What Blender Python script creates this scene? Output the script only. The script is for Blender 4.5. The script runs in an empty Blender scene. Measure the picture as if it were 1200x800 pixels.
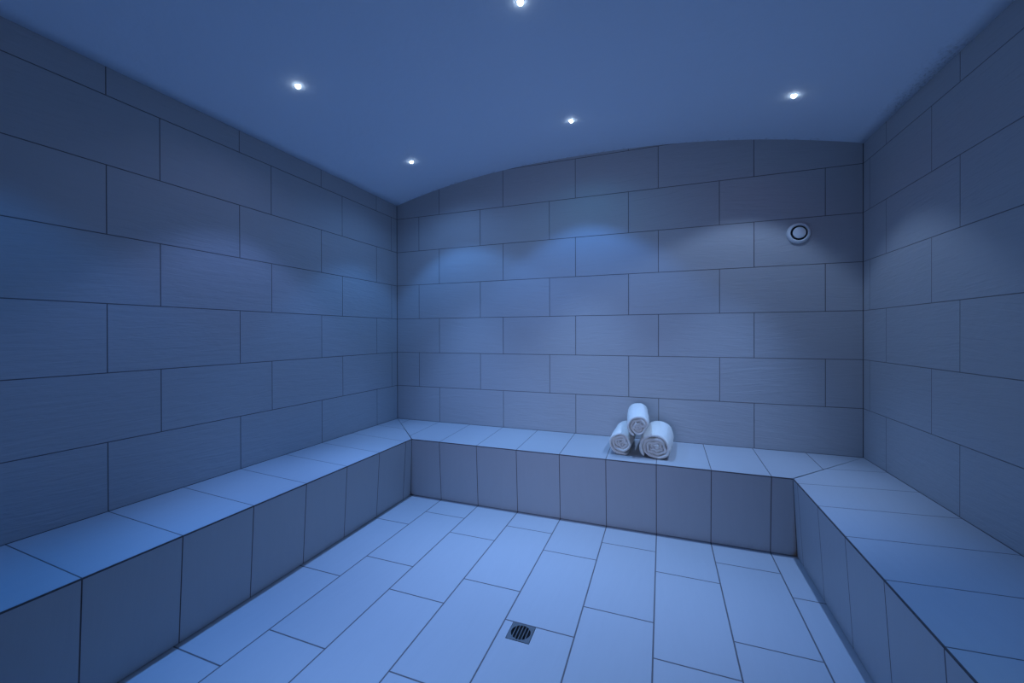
import bpy, bmesh, math, random
from mathutils import Vector, Matrix, noise

random.seed(7)
scene = bpy.context.scene
C = scene.collection

# ------------------------------------------------------------------ camera
F_PX = 478.65
CX, CY = 595.28, 392.28
BZ = 0.4546                                   # height of the bench top where it meets the walls
cam_data = bpy.data.cameras.new('camera')
cam_data.sensor_fit = 'HORIZONTAL'
cam_data.sensor_width = 36.0
cam_data.lens = F_PX / 1200.0 * 36.0
cam_data.shift_x = (600.0 - CX) / 1200.0
cam_data.shift_y = (CY - 400.0) / 1200.0
cam_data.clip_start = 0.02
cam = bpy.data.objects.new('camera', cam_data)
C.objects.link(cam)
fw = Vector((-0.35335867, 0.935483, -0.0030343))
rt = Vector((0.93548664, 0.35335097, -0.00280005))
up = Vector((0.00154722, 0.00382796, 0.99999148))
cam.matrix_world = Matrix(((rt.x, up.x, -fw.x, 2.266),
                           (rt.y, up.y, -fw.y, -3.1351),
                           (rt.z, up.z, -fw.z, 0.772 + BZ),
                           (0, 0, 0, 1)))
scene.camera = cam

# ------------------------------------------------------------------ world, exposure
world = bpy.data.worlds.new('world')
scene.world = world
world.use_nodes = True
world.node_tree.nodes['Background'].inputs[0].default_value = (0.02, 0.04, 0.1, 1)
world.node_tree.nodes['Background'].inputs[1].default_value = 0.05
scene.view_settings.view_transform = 'Standard'
scene.view_settings.look = 'None'
scene.view_settings.gamma = 1.0
scene.view_settings.use_curve_mapping = False
scene.view_settings.exposure = 0.0

# the downlights: a tight beam and a weaker wide spill from each lamp
# (watts as red, green, blue for each lamp, listed like SPOTS further down)
BEAM_DEG, BEAM_BLEND = 97.0, 0.30
SPILL_DEG, SPILL_BLEND = 156.0, 0.6
CORE_DEG, CORE_BLEND = 58.0, 0.9
CORES = [(17.81, 37.65, 84.15), (20.45, 38.30, 68.98), (26.67, 45.77, 88.73), (16.94, 38.10, 96.88), (27.00, 40.14, 73.05), (2.33, 12.64, 43.13), (0.00, 12.90, 49.77), (12.80, 22.47, 34.62), (3.92, 7.60, 5.79)]
BEAMS = [(2.22, 7.40, 19.95), (1.89, 7.16, 22.06), (5.56, 8.49, 14.22), (4.05, 7.01, 18.18), (0.00, 0.00, 0.00), (0.00, 0.00, 0.00), (0.29, 3.19, 10.94), (0.19, 0.00, 0.00), (0.00, 0.00, 0.00)]
SPILLS = [(1.23, 2.84, 6.47), (0.33, 1.65, 3.20), (0.16, 0.00, 0.00), (1.10, 1.46, 2.83), (0.00, 0.00, 0.00), (0.00, 0.00, 0.00), (0.00, 0.00, 0.00), (0.00, 0.00, 0.00), (0.00, 0.00, 0.00)]
DOOR_FILL = (1.65, 2.09, 3.66)

# ------------------------------------------------------------------ room numbers (metres)
W = 3.4285                 # room width, left wall x = 0
YF = -3.55                 # wall behind the camera
ROW = 0.3026               # wall course height
TILE = 0.6
DL, DB, DR = 0.4983, 0.5146, 0.4991   # bench depths left, back, right
DROP = 0.0197              # fall of the seat towards its front edge
LEAN = 0.0274              # the risers lean back by this much
BT = 0.2992                # bench and floor module
T0 = 0.735                 # first joint of the module from the left wall
U0 = -0.5893               # first joint of the module from the back wall
SPRING, RISE = 1.94 + BZ, 0.197


def arch(x):
    t = abs((x - W / 2) / (W / 2))
    return SPRING + RISE * (1 - min(1, t) ** 2.3)


# ------------------------------------------------------------------ helpers
def link(name, bm, mat, parent=None, smooth=False):
    me = bpy.data.meshes.new(name)
    bmesh.ops.recalc_face_normals(bm, faces=bm.faces[:])
    bm.to_mesh(me)
    bm.free()
    if smooth:
        for p in me.polygons:
            p.use_smooth = True
    o = bpy.data.objects.new(name, me)
    C.objects.link(o)
    if mat:
        me.materials.append(mat)
    if parent:
        o.parent = parent
    return o


def tag(o, label, cat, group=None, kind=None):
    o['label'] = label
    o['category'] = cat
    if group:
        o['group'] = group
    if kind:
        o['kind'] = kind
    return o


def empty(name, loc, label, cat, group=None):
    o = bpy.data.objects.new(name, None)
    o.empty_display_size = 0.05
    C.objects.link(o)
    o.location = loc
    return tag(o, label, cat, group)


def add_hexa(bm, pts):
    """8 points: four of the bottom ring, four of the top ring in the same order."""
    v = [bm.verts.new(p) for p in pts]
    for f in ((3, 2, 1, 0), (4, 5, 6, 7), (0, 1, 5, 4), (1, 2, 6, 5), (2, 3, 7, 6), (3, 0, 4, 7)):
        bm.faces.new([v[i] for i in f])
    return v


def add_box(bm, a, b):
    (x0, y0, z0), (x1, y1, z1) = a, b
    return add_hexa(bm, [(x0, y0, z0), (x1, y0, z0), (x1, y1, z0), (x0, y1, z0),
                         (x0, y0, z1), (x1, y0, z1), (x1, y1, z1), (x0, y1, z1)])


def bevel(bm, w, seg=2):
    bmesh.ops.bevel(bm, geom=bm.edges[:], offset=w, segments=seg, profile=0.5, affect='EDGES', clamp_overlap=True)


def lathe(bm, prof, n=48, close=False):
    """profile of (r, z) round local Z."""
    rings = []
    for r, z in prof:
        if r < 1e-6:
            rings.append([bm.verts.new((0, 0, z))])
        else:
            rings.append([bm.verts.new((r * math.cos(2 * math.pi * i / n), r * math.sin(2 * math.pi * i / n), z)) for i in range(n)])
    pairs = list(zip(rings, rings[1:]))
    if close:
        pairs.append((rings[-1], rings[0]))
    for A, B in pairs:
        for i in range(n):
            j = (i + 1) % n
            if len(A) == 1 and len(B) == 1:
                continue
            if len(A) == 1:
                bm.faces.new((A[0], B[i], B[j]))
            elif len(B) == 1:
                bm.faces.new((A[i], A[j], B[0]))
            else:
                bm.faces.new((A[i], A[j], B[j], B[i]))


# ------------------------------------------------------------------ materials
class NT:
    def __init__(self, name):
        self.m = bpy.data.materials.new(name)
        self.m.use_nodes = True
        self.t = self.m.node_tree
        self.b = self.t.nodes['Principled BSDF']

    def n(self, typ, **kw):
        nd = self.t.nodes.new(typ)
        for k, v in kw.items():
            setattr(nd, k, v)
        return nd

    def put(self, sock, v):
        if isinstance(v, (int, float)):
            sock.default_value = v
        elif isinstance(v, tuple):
            sock.default_value = v
        else:
            self.t.links.new(v, sock)

    def math(self, op, a, b=None, c=None):
        nd = self.n('ShaderNodeMath', operation=op)
        self.put(nd.inputs[0], a)
        if b is not None:
            self.put(nd.inputs[1], b)
        if c is not None:
            self.put(nd.inputs[2], c)
        return nd.outputs[0]

    def smooth(self, v, lo, hi):
        nd = self.n('ShaderNodeMapRange', interpolation_type='SMOOTHSTEP')
        self.put(nd.inputs['Value'], v)
        nd.inputs['From Min'].default_value = lo
        nd.inputs['From Max'].default_value = hi
        return nd.outputs['Result']

    def maprange(self, v, a, b, c, d):
        nd = self.n('ShaderNodeMapRange')
        self.put(nd.inputs['Value'], v)
        for i, x in zip((1, 2, 3, 4), (a, b, c, d)):
            nd.inputs[i].default_value = x
        return nd.outputs['Result']

    def mix(self, f, a, b):
        nd = self.n('ShaderNodeMix', data_type='RGBA')
        self.put(nd.inputs[0], f)
        self.put(nd.inputs[6], a)
        self.put(nd.inputs[7], b)
        return nd.outputs[2]

    def xyz(self, x, y, z):
        nd = self.n('ShaderNodeCombineXYZ')
        for i, v in enumerate((x, y, z)):
            self.put(nd.inputs[i], v)
        return nd.outputs[0]

    def pos(self):
        g = self.n('ShaderNodeNewGeometry')
        s = self.n('ShaderNodeSeparateXYZ')
        self.t.links.new(g.outputs['Position'], s.inputs[0])
        return s.outputs

    def noise(self, vec, scale, detail=3.0, rough=0.5, dist=0.0):
        nd = self.n('ShaderNodeTexNoise')
        self.put(nd.inputs['Vector'], vec)
        nd.inputs['Scale'].default_value = scale
        nd.inputs['Detail'].default_value = detail
        nd.inputs['Roughness'].default_value = rough
        nd.inputs['Distortion'].default_value = dist
        return nd.outputs['Fac']

    def white(self, vec):
        nd = self.n('ShaderNodeTexWhiteNoise', noise_dimensions='3D')
        self.put(nd.inputs['Vector'], vec)
        return nd.outputs['Value']

    def bump(self, h, strength, dist, normal=None):
        nd = self.n('ShaderNodeBump')
        nd.inputs['Strength'].default_value = strength
        nd.inputs['Distance'].default_value = dist
        self.put(nd.inputs['Height'], h)
        if normal is not None:
            self.t.links.new(normal, nd.inputs['Normal'])
        return nd.outputs['Normal']


TILE_COL = (0.46, 0.455, 0.465, 1)
GROUT_COL = (0.15, 0.13, 0.13, 1)
RUST_GROUT = (0.125, 0.085, 0.08, 1)


def tile_material(name, u_axis, v_axis, tu, tv, u0, v0, shift, grout=GROUT_COL, gw=0.002, rows=True,
                  tile=TILE_COL, flow='u', relief=0.0024, stain=None, rough=0.5):
    """Rectangular porcelain tiles with dark grout, alternate courses moved by `shift`."""
    k = NT(name)
    p = k.pos()
    u, v = p[u_axis], p[v_axis]
    if rows:
        vv = k.math('DIVIDE', k.math('SUBTRACT', v, v0), tv)
        row = k.math('FLOOR', vv)
        fv = k.math('SUBTRACT', vv, row)
        dv = k.math('MULTIPLY', k.math('MINIMUM', fv, k.math('SUBTRACT', 1.0, fv)), tv)
        par = k.math('FLOORED_MODULO', row, 2.0)
        uu = k.math('DIVIDE', k.math('SUBTRACT', k.math('SUBTRACT', u, u0), k.math('MULTIPLY', par, shift)), tu)
    else:
        row = 0.0
        uu = k.math('DIVIDE', k.math('SUBTRACT', u, u0), tu)
    col = k.math('FLOOR', uu)
    fu = k.math('SUBTRACT', uu, col)
    d = k.math('MULTIPLY', k.math('MINIMUM', fu, k.math('SUBTRACT', 1.0, fu)), tu)
    if rows:
        d = k.math('MINIMUM', d, dv)
    mask = k.smooth(d, gw * 0.75, gw * 1.25)                    # 0 in the joint, 1 on the tile
    rnd = k.white(k.xyz(col, row, 3.7))
    # slate-like relief: long shallow ripples that change from tile to tile
    off = k.math('MULTIPLY', rnd, 37.0)
    a, b = (u, v) if flow == 'u' else (v, u)
    tilt = k.math('MULTIPLY_ADD', rnd, 0.26, -0.13)
    bb = k.math('ADD', b, k.math('MULTIPLY', a, tilt))
    rip = k.noise(k.xyz(k.math('MULTIPLY', a, 5.0), k.math('MULTIPLY_ADD', bb, 46.0, off), off), 1.0, 4.0, 0.55, 0.7)
    fine = k.noise(k.xyz(k.math('MULTIPLY', a, 22.0), k.math('MULTIPLY_ADD', bb, 150.0, off), off), 1.0, 3.0, 0.6, 0.3)
    vein = k.noise(k.xyz(k.math('MULTIPLY', k.math('ADD', a, b), 7.0), k.math('MULTIPLY_ADD', k.math('SUBTRACT', b, a), 1.7, off), off), 1.0, 2.0, 0.5, 0.8)
    height = k.math('ADD', rip, k.math('ADD', k.math('MULTIPLY', fine, 0.35), k.math('MULTIPLY', vein, 0.5)))
    tone = k.math('ADD', k.maprange(rnd, 0, 1, 0.98, 1.02), k.maprange(rip, 0.3, 0.7, -0.012, 0.012))
    tcol = k.n('ShaderNodeMix', data_type='RGBA', blend_type='MULTIPLY')
    tcol.inputs[0].default_value = 1.0
    tcol.inputs[6].default_value = tile
    k.t.links.new(tone, tcol.inputs[7])
    base = tcol.outputs[2]
    if stain:
        base = stain(k, p, base)
    k.put(k.b.inputs['Base Color'], k.mix(mask, grout, base))
    k.put(k.b.inputs['Roughness'], k.maprange(mask, 0, 1, 0.85, rough))
    k.b.inputs['Specular IOR Level'].default_value = 0.4
    nrm = k.bump(height, 1.0, relief)
    nrm = k.bump(mask, 1.0, 0.0015, nrm)
    k.t.links.new(nrm, k.b.inputs['Normal'])
    return k.m


def plain(name, col, rough=0.5, metal=0.0, bump=None):
    k = NT(name)
    k.b.inputs['Base Color'].default_value = col
    k.b.inputs['Roughness'].default_value = rough
    k.b.inputs['Metallic'].default_value = metal
    if bump:
        g = k.n('ShaderNodeNewGeometry')
        h = k.noise(g.outputs['Position'], bump[0], 3.0, 0.6)
        k.t.links.new(k.bump(h, 1.0, bump[1]), k.b.inputs['Normal'])
    return k.m


def rust(k, p, base):
    """brown water stain in the joint at the right end of the back riser."""
    d = k.math('SUBTRACT', 2.957, p[0])
    z = p[2]
    nz = k.noise(k.xyz(p[0], p[1], p[2]), 22.0, 4.0)
    side = k.math('MULTIPLY', k.smooth(k.math('MULTIPLY_ADD', nz, -0.018, d), 0.018, -0.006), 0.5)
    foot = k.smooth(k.math('ADD', k.math('MULTIPLY', d, 1.2), k.math('MULTIPLY_ADD', nz, 0.05, z)), 0.085, 0.03)
    f = k.math('MINIMUM', k.math('ADD', side, k.math('MULTIPLY', foot, 0.8)), 0.9)
    return k.mix(f, base, (0.30, 0.17, 0.09, 1))


M_BACK = tile_material('wall_tile_back', 0, 2, TILE, ROW, 0.4406, BZ, 0.234 - 0.4406)
M_LEFT = tile_material('wall_tile_left', 1, 2, TILE, ROW, -0.2857, BZ, 0.2038)
M_RIGHT = tile_material('wall_tile_right', 1, 2, TILE, ROW, -0.2737, BZ, 0.1925, grout=(0.21, 0.19, 0.19, 1))
M_FRONT = tile_material('wall_tile_front', 0, 2, TILE, ROW, 0.4406, BZ, -0.2)
M_FLOOR = tile_material('floor_tile', 1, 0, TILE, BT, -0.902 + 1.2, T0 - BT * 3, 0.2, flow='u', relief=0.0003, gw=0.0028)
M_SEAT_X = tile_material('seat_tile_along_x', 0, 1, BT, 1, T0, 0, 0, rows=False, flow='u', relief=0.0003)
M_SEAT_Y = tile_material('seat_tile_along_y', 1, 0, BT, 1, U0, 0, 0, rows=False, flow='u', relief=0.0003)
M_RISER_X = tile_material('riser_tile_along_x', 0, 2, BT, 1, T0, 0, 0, rows=False, flow='v', grout=RUST_GROUT, stain=rust, relief=0.0004)
M_RISER_Y = tile_material('riser_tile_along_y', 1, 2, BT, 1, U0, 0, 0, rows=False, flow='v', grout=RUST_GROUT, relief=0.0004)
M_GROUT = plain('dark_grout', (0.11, 0.088, 0.088, 1), 0.9, 0, (300, 0.0006))
M_STEEL = plain('brushed_steel', (0.27, 0.275, 0.28, 1), 0.42, 1.0)
M_SUMP = plain('drain_black', (0.012, 0.012, 0.014, 1), 0.7)
M_PLASTIC = plain('white_plastic', (0.80, 0.80, 0.80, 1), 0.35)
M_GAP = plain('vent_gap', (0.015, 0.015, 0.02, 1), 0.7)


def ceiling_material():
    k = NT('white_plaster')
    p = k.pos()
    vec = k.xyz(p[0], p[1], p[2])
    # peeling, grubby caulk along the right-hand edge near the middle of the room
    edge = k.smooth(k.math('SUBTRACT', W, p[0]), 0.11, 0.0)
    along = k.math('MULTIPLY', k.smooth(p[1], -1.02, -0.86), k.smooth(p[1], -0.28, -0.42))
    speck = k.smooth(k.noise(k.xyz(k.math('MULTIPLY', p[0], 1.6), p[1], p[2]), 55.0, 5.0, 0.65, 0.6), 0.50, 0.62)
    dirt = k.math('MULTIPLY', k.math('MULTIPLY', edge, along), k.math('MULTIPLY', speck, 0.42))
    seam = k.math('MULTIPLY', k.smooth(k.math('SUBTRACT', 0.0, p[1]), 0.05, 0.0), k.smooth(k.noise(vec, 34.0, 4.0, 0.6, 0.5), 0.54, 0.64))
    f = k.math('MINIMUM', k.math('ADD', dirt, k.math('MULTIPLY', seam, 0.4)), 0.85)
    k.put(k.b.inputs['Base Color'], k.mix(f, (0.77, 0.83, 0.92, 1), (0.28, 0.26, 0.25, 1)))
    k.b.inputs['Roughness'].default_value = 0.75
    h = k.noise(vec, 9.0, 5.0, 0.55)
    n1 = k.bump(h, 1.0, 0.004)
    k.t.links.new(k.bump(f, 1.0, 0.002, n1), k.b.inputs['Normal'])
    return k.m


M_CEIL = ceiling_material()


def towel_material():
    k = NT('white_terry')
    tc = k.n('ShaderNodeTexCoord').outputs['Object']
    fine = k.noise(tc, 420.0, 3.0, 0.6)
    mid = k.noise(tc, 60.0, 4.0, 0.6)
    k.put(k.b.inputs['Base Color'], k.mix(mid, (0.84, 0.775, 0.70, 1), (0.95, 0.88, 0.79, 1)))
    k.b.inputs['Roughness'].default_value = 0.95
    k.b.inputs['Specular IOR Level'].default_value = 0.1
    k.b.inputs['Sheen Weight'].default_value = 0.25
    n1 = k.bump(mid, 0.8, 0.004)
    k.t.links.new(k.bump(fine, 0.9, 0.0025, n1), k.b.inputs['Normal'])
    return k.m


M_TOWEL = towel_material()


def lens_material():
    k = NT('lit_lens')
    k.b.inputs['Base Color'].default_value = (0.8, 0.9, 1, 1)
    k.b.inputs['Emission Color'].default_value = (0.72, 0.88, 1.0, 1)
    k.b.inputs['Emission Strength'].default_value = 14.0
    return k.m


M_LENS = lens_material()

# ------------------------------------------------------------------ the room
TH = 0.10
NA = 48
xs = [W * i / NA for i in range(NA + 1)]


def wall_under_arch(name, y0, y1, mat):
    bm = bmesh.new()
    a = [bm.verts.new((x, y0, arch(x))) for x in xs]
    b = [bm.verts.new((x, y1, arch(x))) for x in xs]
    a0 = [bm.verts.new((x, y0, 0.0)) for x in xs]
    b0 = [bm.verts.new((x, y1, 0.0)) for x in xs]
    for i in range(NA):
        bm.faces.new((a0[i], a0[i + 1], a[i + 1], a[i]))
        bm.faces.new((b0[i + 1], b0[i], b[i], b[i + 1]))
        bm.faces.new((a[i], a[i + 1], b[i + 1], b[i]))
        bm.faces.new((a0[i + 1], a0[i], b0[i], b0[i + 1]))
    bm.faces.new((a0[0], a[0], b[0], b0[0]))
    bm.faces.new((a0[-1], b0[-1], b[-1], a[-1]))
    return link(name, bm, mat)


tag(wall_under_arch('wall_back', 0.0, TH, M_BACK), 'grey tiled back wall rising to a shallow arched ceiling', 'wall', kind='structure')
# wall behind the viewer, with the doorway the viewer stands at
DW0, DW1, DWH = 1.15, 2.25, 2.05
bm = bmesh.new()
for x0, x1, z0 in ((0.0, DW0, 0.0), (DW0, DW1, DWH), (DW1, W, 0.0)):
    n = max(2, int(NA * (x1 - x0) / W))
    cols = [[bm.verts.new((x, y, z)) for y, z in ((YF - TH, z0), (YF, z0), (YF, arch(x)), (YF - TH, arch(x)))]
            for x in [x0 + (x1 - x0) * i / n for i in range(n + 1)]]
    for A, B in zip(cols, cols[1:]):
        for i in range(4):
            bm.faces.new((A[i], A[(i + 1) % 4], B[(i + 1) % 4], B[i]))
    bm.faces.new(cols[0])
    bm.faces.new(cols[-1][::-1])
tag(link('wall_front', bm, M_FRONT), 'grey tiled wall with a doorway behind the viewer', 'wall', kind='structure')

if max(DOOR_FILL) > 0:                 # added fill light set in the doorway to brighten the back wall
    ld = bpy.data.lights.new('doorway_fill', 'AREA')
    ld.shape = 'RECTANGLE'
    ld.size, ld.size_y = DW1 - DW0 - 0.02, DWH - 0.1
    ld.energy = max(DOOR_FILL)
    ld.color = tuple(c / max(DOOR_FILL) for c in DOOR_FILL)
    ld.spread = math.radians(55)
    lo_ = bpy.data.objects.new('doorway_fill', ld)
    C.objects.link(lo_)
    lo_.location = ((DW0 + DW1) / 2, YF - TH / 2, DWH / 2)
    lo_.rotation_euler = (math.radians(90), 0, 0)
for nm, x0, x1, mat, lab in (('wall_left', -TH, 0.0, M_LEFT, 'grey tiled wall along the left bench'),
                             ('wall_right', W, W + TH, M_RIGHT, 'grey tiled wall along the right bench')):
    bm = bmesh.new()
    add_box(bm, (x0, YF - TH, 0), (x1, TH, SPRING))
    tag(link(nm, bm, mat), lab, 'wall', kind='structure')

# vaulted ceiling
bm = bmesh.new()
ys = [YF - TH, YF, -2.4, -1.2, 0.0, TH]
lo = [[bm.verts.new((x, y, arch(x))) for x in xs] for y in ys]
hi = [[bm.verts.new((x, y, arch(x) + 0.12)) for x in xs] for y in ys]
for j in range(len(ys) - 1):
    for i in range(NA):
        bm.faces.new((lo[j][i], lo[j + 1][i], lo[j + 1][i + 1], lo[j][i + 1]))
        bm.faces.new((hi[j][i], hi[j][i + 1], hi[j + 1][i + 1], hi[j + 1][i]))
    bm.faces.new((lo[j][0], hi[j][0], hi[j + 1][0], lo[j + 1][0]))
    bm.faces.new((lo[j][-1], lo[j + 1][-1], hi[j + 1][-1], hi[j][-1]))
for i in range(NA):
    bm.faces.new((lo[0][i], lo[0][i + 1], hi[0][i + 1], hi[0][i]))
    bm.faces.new((lo[-1][i + 1], lo[-1][i], hi[-1][i], hi[-1][i + 1]))
ceil = tag(link('ceiling', bm, M_CEIL, smooth=False), 'smooth white plaster ceiling curved in a shallow vault', 'ceiling', kind='structure')
for p in ceil.data.polygons:
    p.use_smooth = True

# dark caulk in the two back corners
for i, (cx_, sx_) in enumerate(((0.0, 1), (W, -1))):
    bm = bmesh.new()
    z1 = arch(cx_) - 0.002
    pts = [(cx_, 0.0), (cx_ + sx_ * 0.0035, 0.0), (cx_ + sx_ * 0.0012, -0.0012), (cx_, -0.0035)]
    add_hexa(bm, [(x, y, BZ + 0.001) for x, y in pts] + [(x, y, z1) for x, y in pts])
    tag(link('trim_%d' % (i + 1), bm, M_GROUT),
        'thin dark caulk line in the back %s corner of the tiled walls' % ('left', 'right')[i], 'caulk', kind='structure')

# floor, with the square hole the drain sits in
DX0, DX1, DY0, DY1 = 1.6705, 1.7715, -1.603, -1.504
bm = bmesh.new()
fx = [0.0, DX0, DX1, W]
fy = [YF, DY0, DY1, 0.0]
top = [[bm.verts.new((x, y, 0)) for y in fy] for x in fx]
bot = [[bm.verts.new((x, y, -0.14)) for y in fy] for x in fx]
for i in range(3):
    for j in range(3):
        bm.faces.new((bot[i][j], bot[i][j + 1], bot[i + 1][j + 1], bot[i + 1][j]))
        if (i, j) != (1, 1):
            bm.faces.new((top[i][j], top[i + 1][j], top[i + 1][j + 1], top[i][j + 1]))
hole = [(1, 1), (2, 1), (2, 2), (1, 2)]
well = [bm.verts.new((fx[i], fy[j], -0.10)) for i, j in hole]
for a in range(4):
    b = (a + 1) % 4
    bm.faces.new((top[hole[a][0]][hole[a][1]], well[a], well[b], top[hole[b][0]][hole[b][1]]))
bm.faces.new(well)
ring = [(0, 0), (1, 0), (2, 0), (3, 0), (3, 1), (3, 2), (3, 3), (2, 3), (1, 3), (0, 3), (0, 2), (0, 1)]
for a in range(12):
    (i, j), (m, n) = ring[a], ring[(a + 1) % 12]
    bm.faces.new((top[i][j], bot[i][j], bot[m][n], top[m][n]))
tag(link('floor', bm, M_FLOOR), 'pale grey floor of long tiles laid away from the viewer with dark joints', 'floor', kind='structure')

# ------------------------------------------------------------------ the bench (one U-shaped built-in seat)
bench = empty('tiled_bench', (W / 2, -DB / 2, 0),
              'low U-shaped tiled bench built along the left, back and right walls', 'bench')
INV = Matrix.Translation(bench.location).inverted()


def bpart(name, bm, mat):
    bm.transform(INV)
    return link(name, bm, mat, bench)


EZ = BZ - DROP             # height of the front edge
XL, XR, YB = DL, W - DR, -DB
ST = 0.012                 # seat slab thickness
G = 0.0015                 # half of a mitre joint
TR = 0.004                 # the joint along the front edge
WG = 0.002                 # caulk gap between the bench and the walls
YE = YF + WG               # the side runs reach the wall behind the viewer


def seat_slab(plan, zs):
    bm = bmesh.new()
    n = len(plan)
    t = [bm.verts.new((x, y, z)) for (x, y), z in zip(plan, zs)]
    b = [bm.verts.new((x, y, z - ST)) for (x, y), z in zip(plan, zs)]
    bm.faces.new(t)
    bm.faces.new(b[::-1])
    for i in range(n):
        j = (i + 1) % n
        bm.faces.new((t[i], b[i], b[j], t[j]))
    return bm


def zf(d, depth):
    return BZ - DROP * d / depth


# left run, back run, right run (mitred at the two corners)
sl = seat_slab([(WG, -G - WG), (WG, YE), (XL - TR, YE), (XL - TR, YB - G)],
               [BZ, BZ, zf(XL - TR, XL), zf(XL - TR, XL)])
bpart('seat', sl, M_SEAT_Y)
sb = seat_slab([(WG + G, -WG), (W - WG - G, -WG), (XR - G, YB + TR), (XL + G, YB + TR)],
               [BZ, BZ, zf(DB - TR, DB), zf(DB - TR, DB)])
bpart('seat', sb, M_SEAT_X)
sr = seat_slab([(W - WG, -G - WG), (W - WG, YE), (XR + TR, YE), (XR + TR, YB - G)],
               [BZ, BZ, zf(DR - TR, DR), zf(DR - TR, DR)])
bpart('seat', sr, M_SEAT_Y)

# risers: thin tiled fronts that lean back towards the floor
RT = 0.010
RTOP = EZ - 0.006
RBOT = 0.004
lean = lambda z: LEAN * (1 - z / EZ)


def riser(f0, f1, back):
    """f0, f1: functions z -> (x, y) of the two ends of the face; back: direction into the bench."""
    bm = bmesh.new()
    bx, by = back
    p = []
    for z in (RBOT, RTOP):
        (ax, ay), (cx, cy) = f0(z), f1(z)
        p += [(ax, ay, z), (cx, cy, z), (cx + bx * RT, cy + by * RT, z), (ax + bx * RT, ay + by * RT, z)]
    add_hexa(bm, p)
    return bm


bpart('riser', riser(lambda z: (XL - lean(z), YE), lambda z: (XL - lean(z), YB + lean(z) - 0.002), (-1, 0)), M_RISER_Y)
bpart('riser', riser(lambda z: (XL - lean(z) + 0.002, YB + lean(z)), lambda z: (XR + lean(z) - 0.002, YB + lean(z)), (0, 1)), M_RISER_X)
bpart('riser', riser(lambda z: (XR + lean(z), YB + lean(z) - 0.002), lambda z: (XR + lean(z), YE), (1, 0)), M_RISER_Y)

# dark joint along the front edge of each run
e = 0.0005


def edge_strip(a, b, into):
    bm = bmesh.new()
    (ax, ay), (cx, cy) = a, b
    ix, iy = into
    p = []
    for z in (EZ - 0.0070, EZ - 0.0004):
        p += [(ax + ix * e, ay + iy * e, z), (cx + ix * e, cy + iy * e, z),
              (cx + ix * 0.006, cy + iy * 0.006, z), (ax + ix * 0.006, ay + iy * 0.006, z)]
    add_hexa(bm, p)
    return bm


bpart('edge_joint', edge_strip((XL, YE), (XL, YB), (-1, 0)), M_GROUT)
bpart('edge_joint', edge_strip((XL, YB), (XR, YB), (0, 1)), M_GROUT)
bpart('edge_joint', edge_strip((XR, YB), (XR, YE), (1, 0)), M_GROUT)

# the masonry core that shows only in the open joints
bm = bmesh.new()
k_ = LEAN + 0.006
CT = EZ - ST - 0.001


def core(bm, pl_bot, pl_top, zt):
    add_hexa(bm, [(x, y, 0.0) for x, y in pl_bot] + [(x, y, z) for (x, y), z in zip(pl_top, zt)])


q = 0.005
core(bm, [(WG, -WG), (WG, YE), (XL - LEAN - q, YE), (XL - LEAN - q, YB + LEAN + q)],
     [(WG, -WG), (WG, YE), (XL - q - TR, YE), (XL - q - TR, YB + q + TR)], [BZ - ST, BZ - ST, EZ - ST, EZ - ST])
core(bm, [(W - WG, -WG), (WG, -WG), (XL - LEAN - q, YB + LEAN + q), (XR + LEAN + q, YB + LEAN + q)],
     [(W - WG, -WG), (WG, -WG), (XL - q - TR, YB + q + TR), (XR + q + TR, YB + q + TR)], [BZ - ST, BZ - ST, EZ - ST, EZ - ST])
core(bm, [(W - WG, YE), (W - WG, -WG), (XR + LEAN + q, YB + LEAN + q), (XR + LEAN + q, YE)],
     [(W - WG, YE), (W - WG, -WG), (XR + q + TR, YB + q + TR), (XR + q + TR, YE)], [BZ - ST, BZ - ST, EZ - ST, EZ - ST])
bpart('core', bm, M_GROUT)

# ------------------------------------------------------------------ ceiling spotlights
SPOTS = [(0.525, -0.545, 'tiny lit ceiling spotlight nearest the back left corner, over the left bench'),
         (1.722, -0.538, 'tiny lit ceiling spotlight in the middle of the row nearest the back wall'),
         (2.93, -0.535, 'tiny lit ceiling spotlight on the right, above the round wall vent'),
         (0.515, -1.547, 'tiny lit ceiling spotlight on the left, nearer the viewer over the left bench'),
         (1.722, -1.540, 'tiny lit ceiling spotlight cut by the top edge of the photo'),
         (2.93, -1.540, 'ceiling spotlight over the right bench, just beyond the top of the photo'),
         (0.515, -2.545, 'ceiling spotlight over the left bench, overhead beside the viewer'),
         (1.722, -2.545, 'ceiling spotlight overhead in the middle, beside the viewer'),
         (2.93, -2.545, 'ceiling spotlight over the right bench, overhead beside the viewer')]

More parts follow.
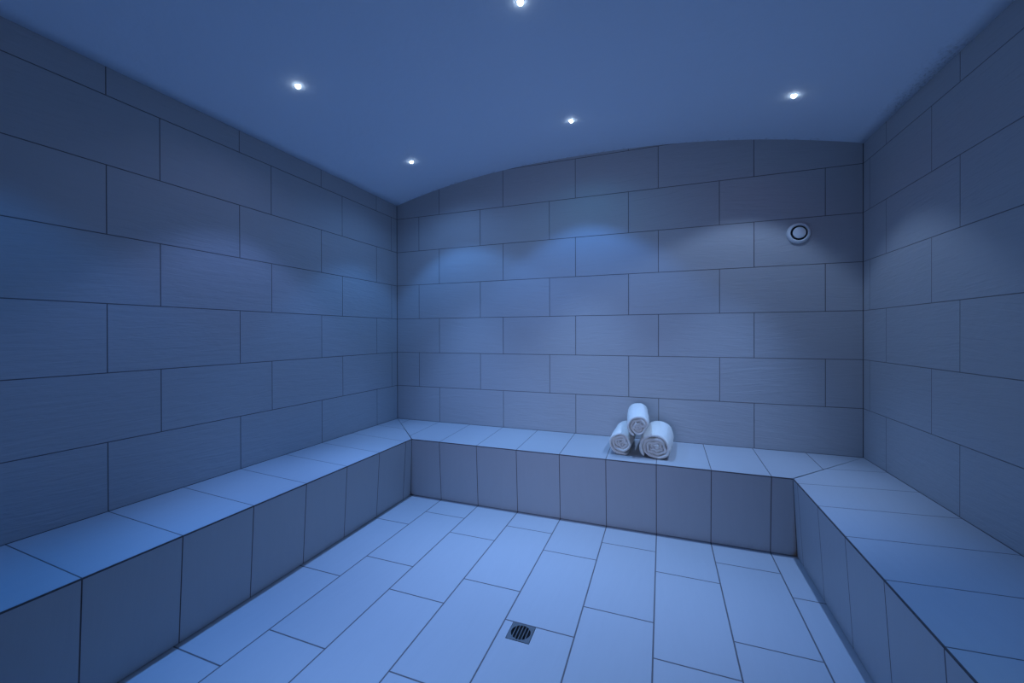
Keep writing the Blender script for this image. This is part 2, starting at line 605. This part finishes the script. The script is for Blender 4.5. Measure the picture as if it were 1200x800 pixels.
bez_me = lens_me = None
for si, (sx, sy, lab) in enumerate(SPOTS):
    s = empty('ceiling_spotlight', (sx, sy, arch(sx)), lab, 'spotlight', 'ceiling spotlights')
    # square to the vault, so the lamps on either side lean in a little
    s.rotation_euler = (0, -math.atan((arch(sx + 0.01) - arch(sx - 0.01)) / 0.02), 0)
    if bez_me is None:
        bm = bmesh.new()
        lathe(bm, [(0.013, 0.012), (0.013, -0.0015), (0.0138, -0.0022), (0.0155, -0.002), (0.0165, -0.0008), (0.0168, 0.012)], 40, close=True)
        b_ = link('bezel', bm, M_PLASTIC, s, True)
        bm = bmesh.new()
        lathe(bm, [(0.0, -0.0150), (0.0045, -0.0143), (0.0085, -0.0122), (0.0112, -0.0090), (0.0126, -0.0045), (0.0128, 0.0), (0.0128, 0.01), (0.0, 0.01)], 32)
        l_ = link('lens', bm, M_LENS, s, True)
        bez_me, lens_me = b_.data, l_.data
    else:
        for nm, me in (('bezel', bez_me), ('lens', lens_me)):
            o = bpy.data.objects.new(nm, me)
            C.objects.link(o)
            o.parent = s
    for nm, rgb, deg, bl in (('core', CORES[si], CORE_DEG, CORE_BLEND), ('beam', BEAMS[si], BEAM_DEG, BEAM_BLEND), ('spill', SPILLS[si], SPILL_DEG, SPILL_BLEND)):
        pw = max(rgb)
        if pw <= 0:
            continue
        ld = bpy.data.lights.new(nm, 'SPOT')
        ld.energy = pw
        ld.color = tuple(c / pw for c in rgb)
        ld.spot_size = math.radians(deg)
        ld.spot_blend = bl
        ld.shadow_soft_size = 0.012
        lo_ = bpy.data.objects.new(nm, ld)
        C.objects.link(lo_)
        lo_.parent = s
        lo_.location = (0, 0, -0.022)

# ------------------------------------------------------------------ round wall vent
vent = empty('wall_vent', (3.090, 0.0, BZ + 1.415), 'round white air vent with a raised disc, high on the tiled back wall', 'vent')
vr = Matrix.Rotation(math.radians(90), 4, 'X')       # local +Z of the lathe points into the room (-Y)


def vpart(name, prof, mat, n=64, close=False):
    bm = bmesh.new()
    lathe(bm, prof, n, close)
    bm.transform(vr)
    return link(name, bm, mat, vent, True)


vpart('collar', [(0.0475, 0.0), (0.0475, 0.014), (0.048, 0.020), (0.0505, 0.023), (0.055, 0.0225), (0.061, 0.018), (0.0655, 0.010), (0.067, 0.003), (0.067, 0.0)], M_PLASTIC, close=True)
vpart('throat', [(0.0, 0.001), (0.0474, 0.001), (0.0474, 0.006), (0.0, 0.006)], M_GAP)
vpart('disc', [(0.0, 0.0285), (0.018, 0.028), (0.030, 0.0265), (0.0352, 0.024), (0.0365, 0.021), (0.035, 0.018), (0.02, 0.016), (0.008, 0.015), (0.008, 0.005), (0.0, 0.005)], M_PLASTIC)

# ------------------------------------------------------------------ floor drain
cxd, cyd = (DX0 + DX1) / 2, (DY0 + DY1) / 2
drain = empty('floor_drain', (cxd, cyd, 0), 'small square steel floor drain with a round slotted grate', 'drain')
hx, hy = (DX1 - DX0) / 2 - 0.0022, (DY1 - DY0) / 2 - 0.0022
RG = 0.0405
bm = bmesh.new()
N = 64
inn, out, inn2, out2 = [], [], [], []
for i in range(N):
    a = 2 * math.pi * (i + 0.5) / N
    c, s_ = math.cos(a), math.sin(a)
    m = max(abs(c) / hx, abs(s_) / hy)
    out.append((c / m, s_ / m))
    inn.append((RG * c, RG * s_))
# snap the ring's nearest points to the plate corners
for sx in (-1, 1):
    for sy in (-1, 1):
        i = min(range(N), key=lambda q_: (out[q_][0] - sx * hx) ** 2 + (out[q_][1] - sy * hy) ** 2)
        out[i] = (sx * hx, sy * hy)
rings = []
for pts, z in ((inn, 0.0012), (out, 0.0012), (out, -0.006), (inn, -0.006)):
    rings.append([bm.verts.new((x, y, z)) for x, y in pts])
for r in range(4):
    A, B = rings[r], rings[(r + 1) % 4]
    for i in range(N):
        j = (i + 1) % N
        bm.faces.new((A[i], A[j], B[j], B[i]))
link('plate', bm, M_STEEL, drain)
for i in range(5):
    x = -0.027 + i * 0.0135
    h = math.sqrt(RG * RG - x * x) + 0.001
    bm = bmesh.new()
    add_box(bm, (x - 0.0016, -h, -0.005), (x + 0.0016, h, 0.0008))
    link('bar', bm, M_STEEL, drain)
bm = bmesh.new()
lathe(bm, [(0.0, -0.09), (0.043, -0.09), (0.043, -0.0065), (0.0415, -0.0065), (0.0415, -0.088), (0.0, -0.088)], 40)
link('sump', bm, M_SUMP, drain, True)

# ------------------------------------------------------------------ rolled towels


def towel_mesh(L, rw, rh, turns, thick, seed, start=0.0, flap=0.0, skew=0.0):
    """A towel rolled up along local Y: a thick spiral sheet with soft rounded rims.
    The roll's lowest point is put at z = 0 afterwards by the caller."""
    NS, NV = int(64 * turns), 26
    rn = random.Random(seed)
    ph = [rn.uniform(0, 6.28) for _ in range(6)]
    bm = bmesh.new()
    r_out = 1.0
    half = thick / 2
    mean = (rw + rh) / 2
    r_in = 0.06

    def centre(t):
        th = start - 2 * math.pi * turns * (1 - t)
        k = r_in + (r_out - half / mean - r_in) * t
        inner = 1 - t
        k *= 1 + inner * 0.20 * math.sin(2 * th + ph[0]) + inner * 0.12 * math.sin(3 * th + ph[1]) + 0.018 * math.sin(2 * th + ph[2])
        # the core of the roll is squashed and puckered
        x = rw * k * math.cos(th) + inner * 0.008 * math.sin(5 * th + ph[3])
        z = rh * k * math.sin(th) + inner * 0.008 * math.sin(4 * th + ph[4])
        return Vector((x, 0, z))

    grid_o, grid_i = [], []
    for a in range(NS + 1):
        t = a / NS
        c = centre(t)
        d = (centre(min(1, t + 1e-3)) - centre(max(0, t - 1e-3))).normalized()
        nrm = Vector((d.z, 0, -d.x))
        if nrm.dot(c) < 0:
            nrm = -nrm
        # the loose end curls away from the roll
        lift = max(0.0, (t - (1 - 0.12 / turns)) / (0.12 / turns))
        c = c + nrm * flap * lift * lift
        endr = min(1.0, (1 - t) * NS / 3.5, t * NS / 3.5)
        hs = half * math.sqrt(max(0.02, 1 - (1 - endr) ** 2))
        jag = 0.010 * noise.noise(Vector((t * turns * 2.3, seed * 1.7, 0.3))) - 0.009 * (1 - t) ** 1.2 + 0.004 * math.sin(t * turns * 9)
        jag2 = 0.010 * noise.noise(Vector((t * turns * 2.1, seed * 2.9, 5.3))) - 0.012 * (1 - t)
        ro, ri = [], []
        for b in range(NV + 1):
            # cosine spacing puts more rows near the rims
            w = 0.5 - 0.5 * math.cos(math.pi * b / NV)
            y = -L / 2 - jag + w * (L + jag + jag2)
            e_ = min(w * L, (1 - w) * L)
            rim = half * 1.5
            hv = hs * math.sqrt(max(0.0, 1 - (1 - min(1, e_ / rim)) ** 2))
            # a roll bulges a little in the middle and tightens at the rims
            belly = 1 + 0.035 * math.sin(math.pi * w) + 0.02 * noise.noise(Vector((w * 3.1, seed, t * 2)))
            p = Vector((c.x * belly, y, c.z * belly))
            q1 = p + nrm * hv
            q2 = p - nrm * hv
            n1 = noise.noise(q1 * 16 + Vector((seed, 3, 0))) * 0.0035 + noise.noise(q1 * 42 + Vector((seed, 0, 0))) * 0.0022 + noise.noise(q1 * 120) * 0.0010
            q1 += nrm * n1 * (1 if hv > 0 else 0.4)
            q1.x += skew * (q1.y)
            q2.x += skew * (q2.y)
            ro.append(bm.verts.new(q1))
            ri.append(bm.verts.new(q2) if 0 < b < NV else ro[-1])
        grid_o.append(ro)
        grid_i.append(ri)
    for a in range(NS):
        for b in range(NV):
            bm.faces.new((grid_o[a][b], grid_o[a + 1][b], grid_o[a + 1][b + 1], grid_o[a][b + 1]))
            vs = [grid_i[a][b], grid_i[a][b + 1], grid_i[a + 1][b + 1], grid_i[a + 1][b]]
            vs = [v for i, v in enumerate(vs) if v not in vs[:i]]
            if len(vs) >= 3:
                bm.faces.new(vs)
    for row_o, row_i in ((grid_o[0], grid_i[0]), (grid_o[-1], grid_i[-1])):
        for b in range(NV):
            vs = [row_o[b], row_o[b + 1], row_i[b + 1], row_i[b]]
            vs = [v for i, v in enumerate(vs) if v not in vs[:i]]
            if len(vs) >= 3:
                bm.faces.new(vs)
    return bm


SLOPE = math.atan(DROP / DB)


def lay_towel(bm, x, y, rz, lab, z=None, pitch=SLOPE):
    """rest the roll on the sloping seat (or at height z on its neighbours)."""
    rot = Matrix.Rotation(rz, 4, 'Z') @ Matrix.Rotation(pitch, 4, 'X')
    bm.transform(rot)
    if z is None:
        # lowest clearance over the seat plane
        low = min(v.co.z - (BZ - DROP * (-(v.co.y + y)) / DB) for v in bm.verts)
        # press the roll flat where it rests
        z = -low - 0.004
        for v in bm.verts:
            fl = BZ - DROP * (-(v.co.y + y)) / DB - z
            if v.co.z < fl + 0.0005:
                v.co.z = fl + 0.0005
    o = link('rolled_towel', bm, M_TOWEL, None, True)
    o.location = (x, y, z)
    return tag(o, lab, 'towel', 'rolled white towels')


lay_towel(towel_mesh(0.375, 0.101, 0.094, 3.7, 0.0205, 3, start=math.radians(222), flap=0.005), 2.238, -0.240, math.radians(-4),
          'rolled white towel at the bottom right of the pile on the bench, thickest of three')
lay_towel(towel_mesh(0.350, 0.080, 0.078, 3.4, 0.0185, 11, start=math.radians(-58), flap=0.013), 2.021, -0.238, math.radians(-3),
          'rolled white towel at the bottom left of the pile, its loose flap showing')
lay_towel(towel_mesh(0.380, 0.075, 0.070, 3.2, 0.0180, 23, start=math.radians(-110), flap=0.003), 2.116, -0.272, math.radians(3),
          'rolled white towel resting on top of the two others', z=BZ + 0.203, pitch=math.radians(3.6))
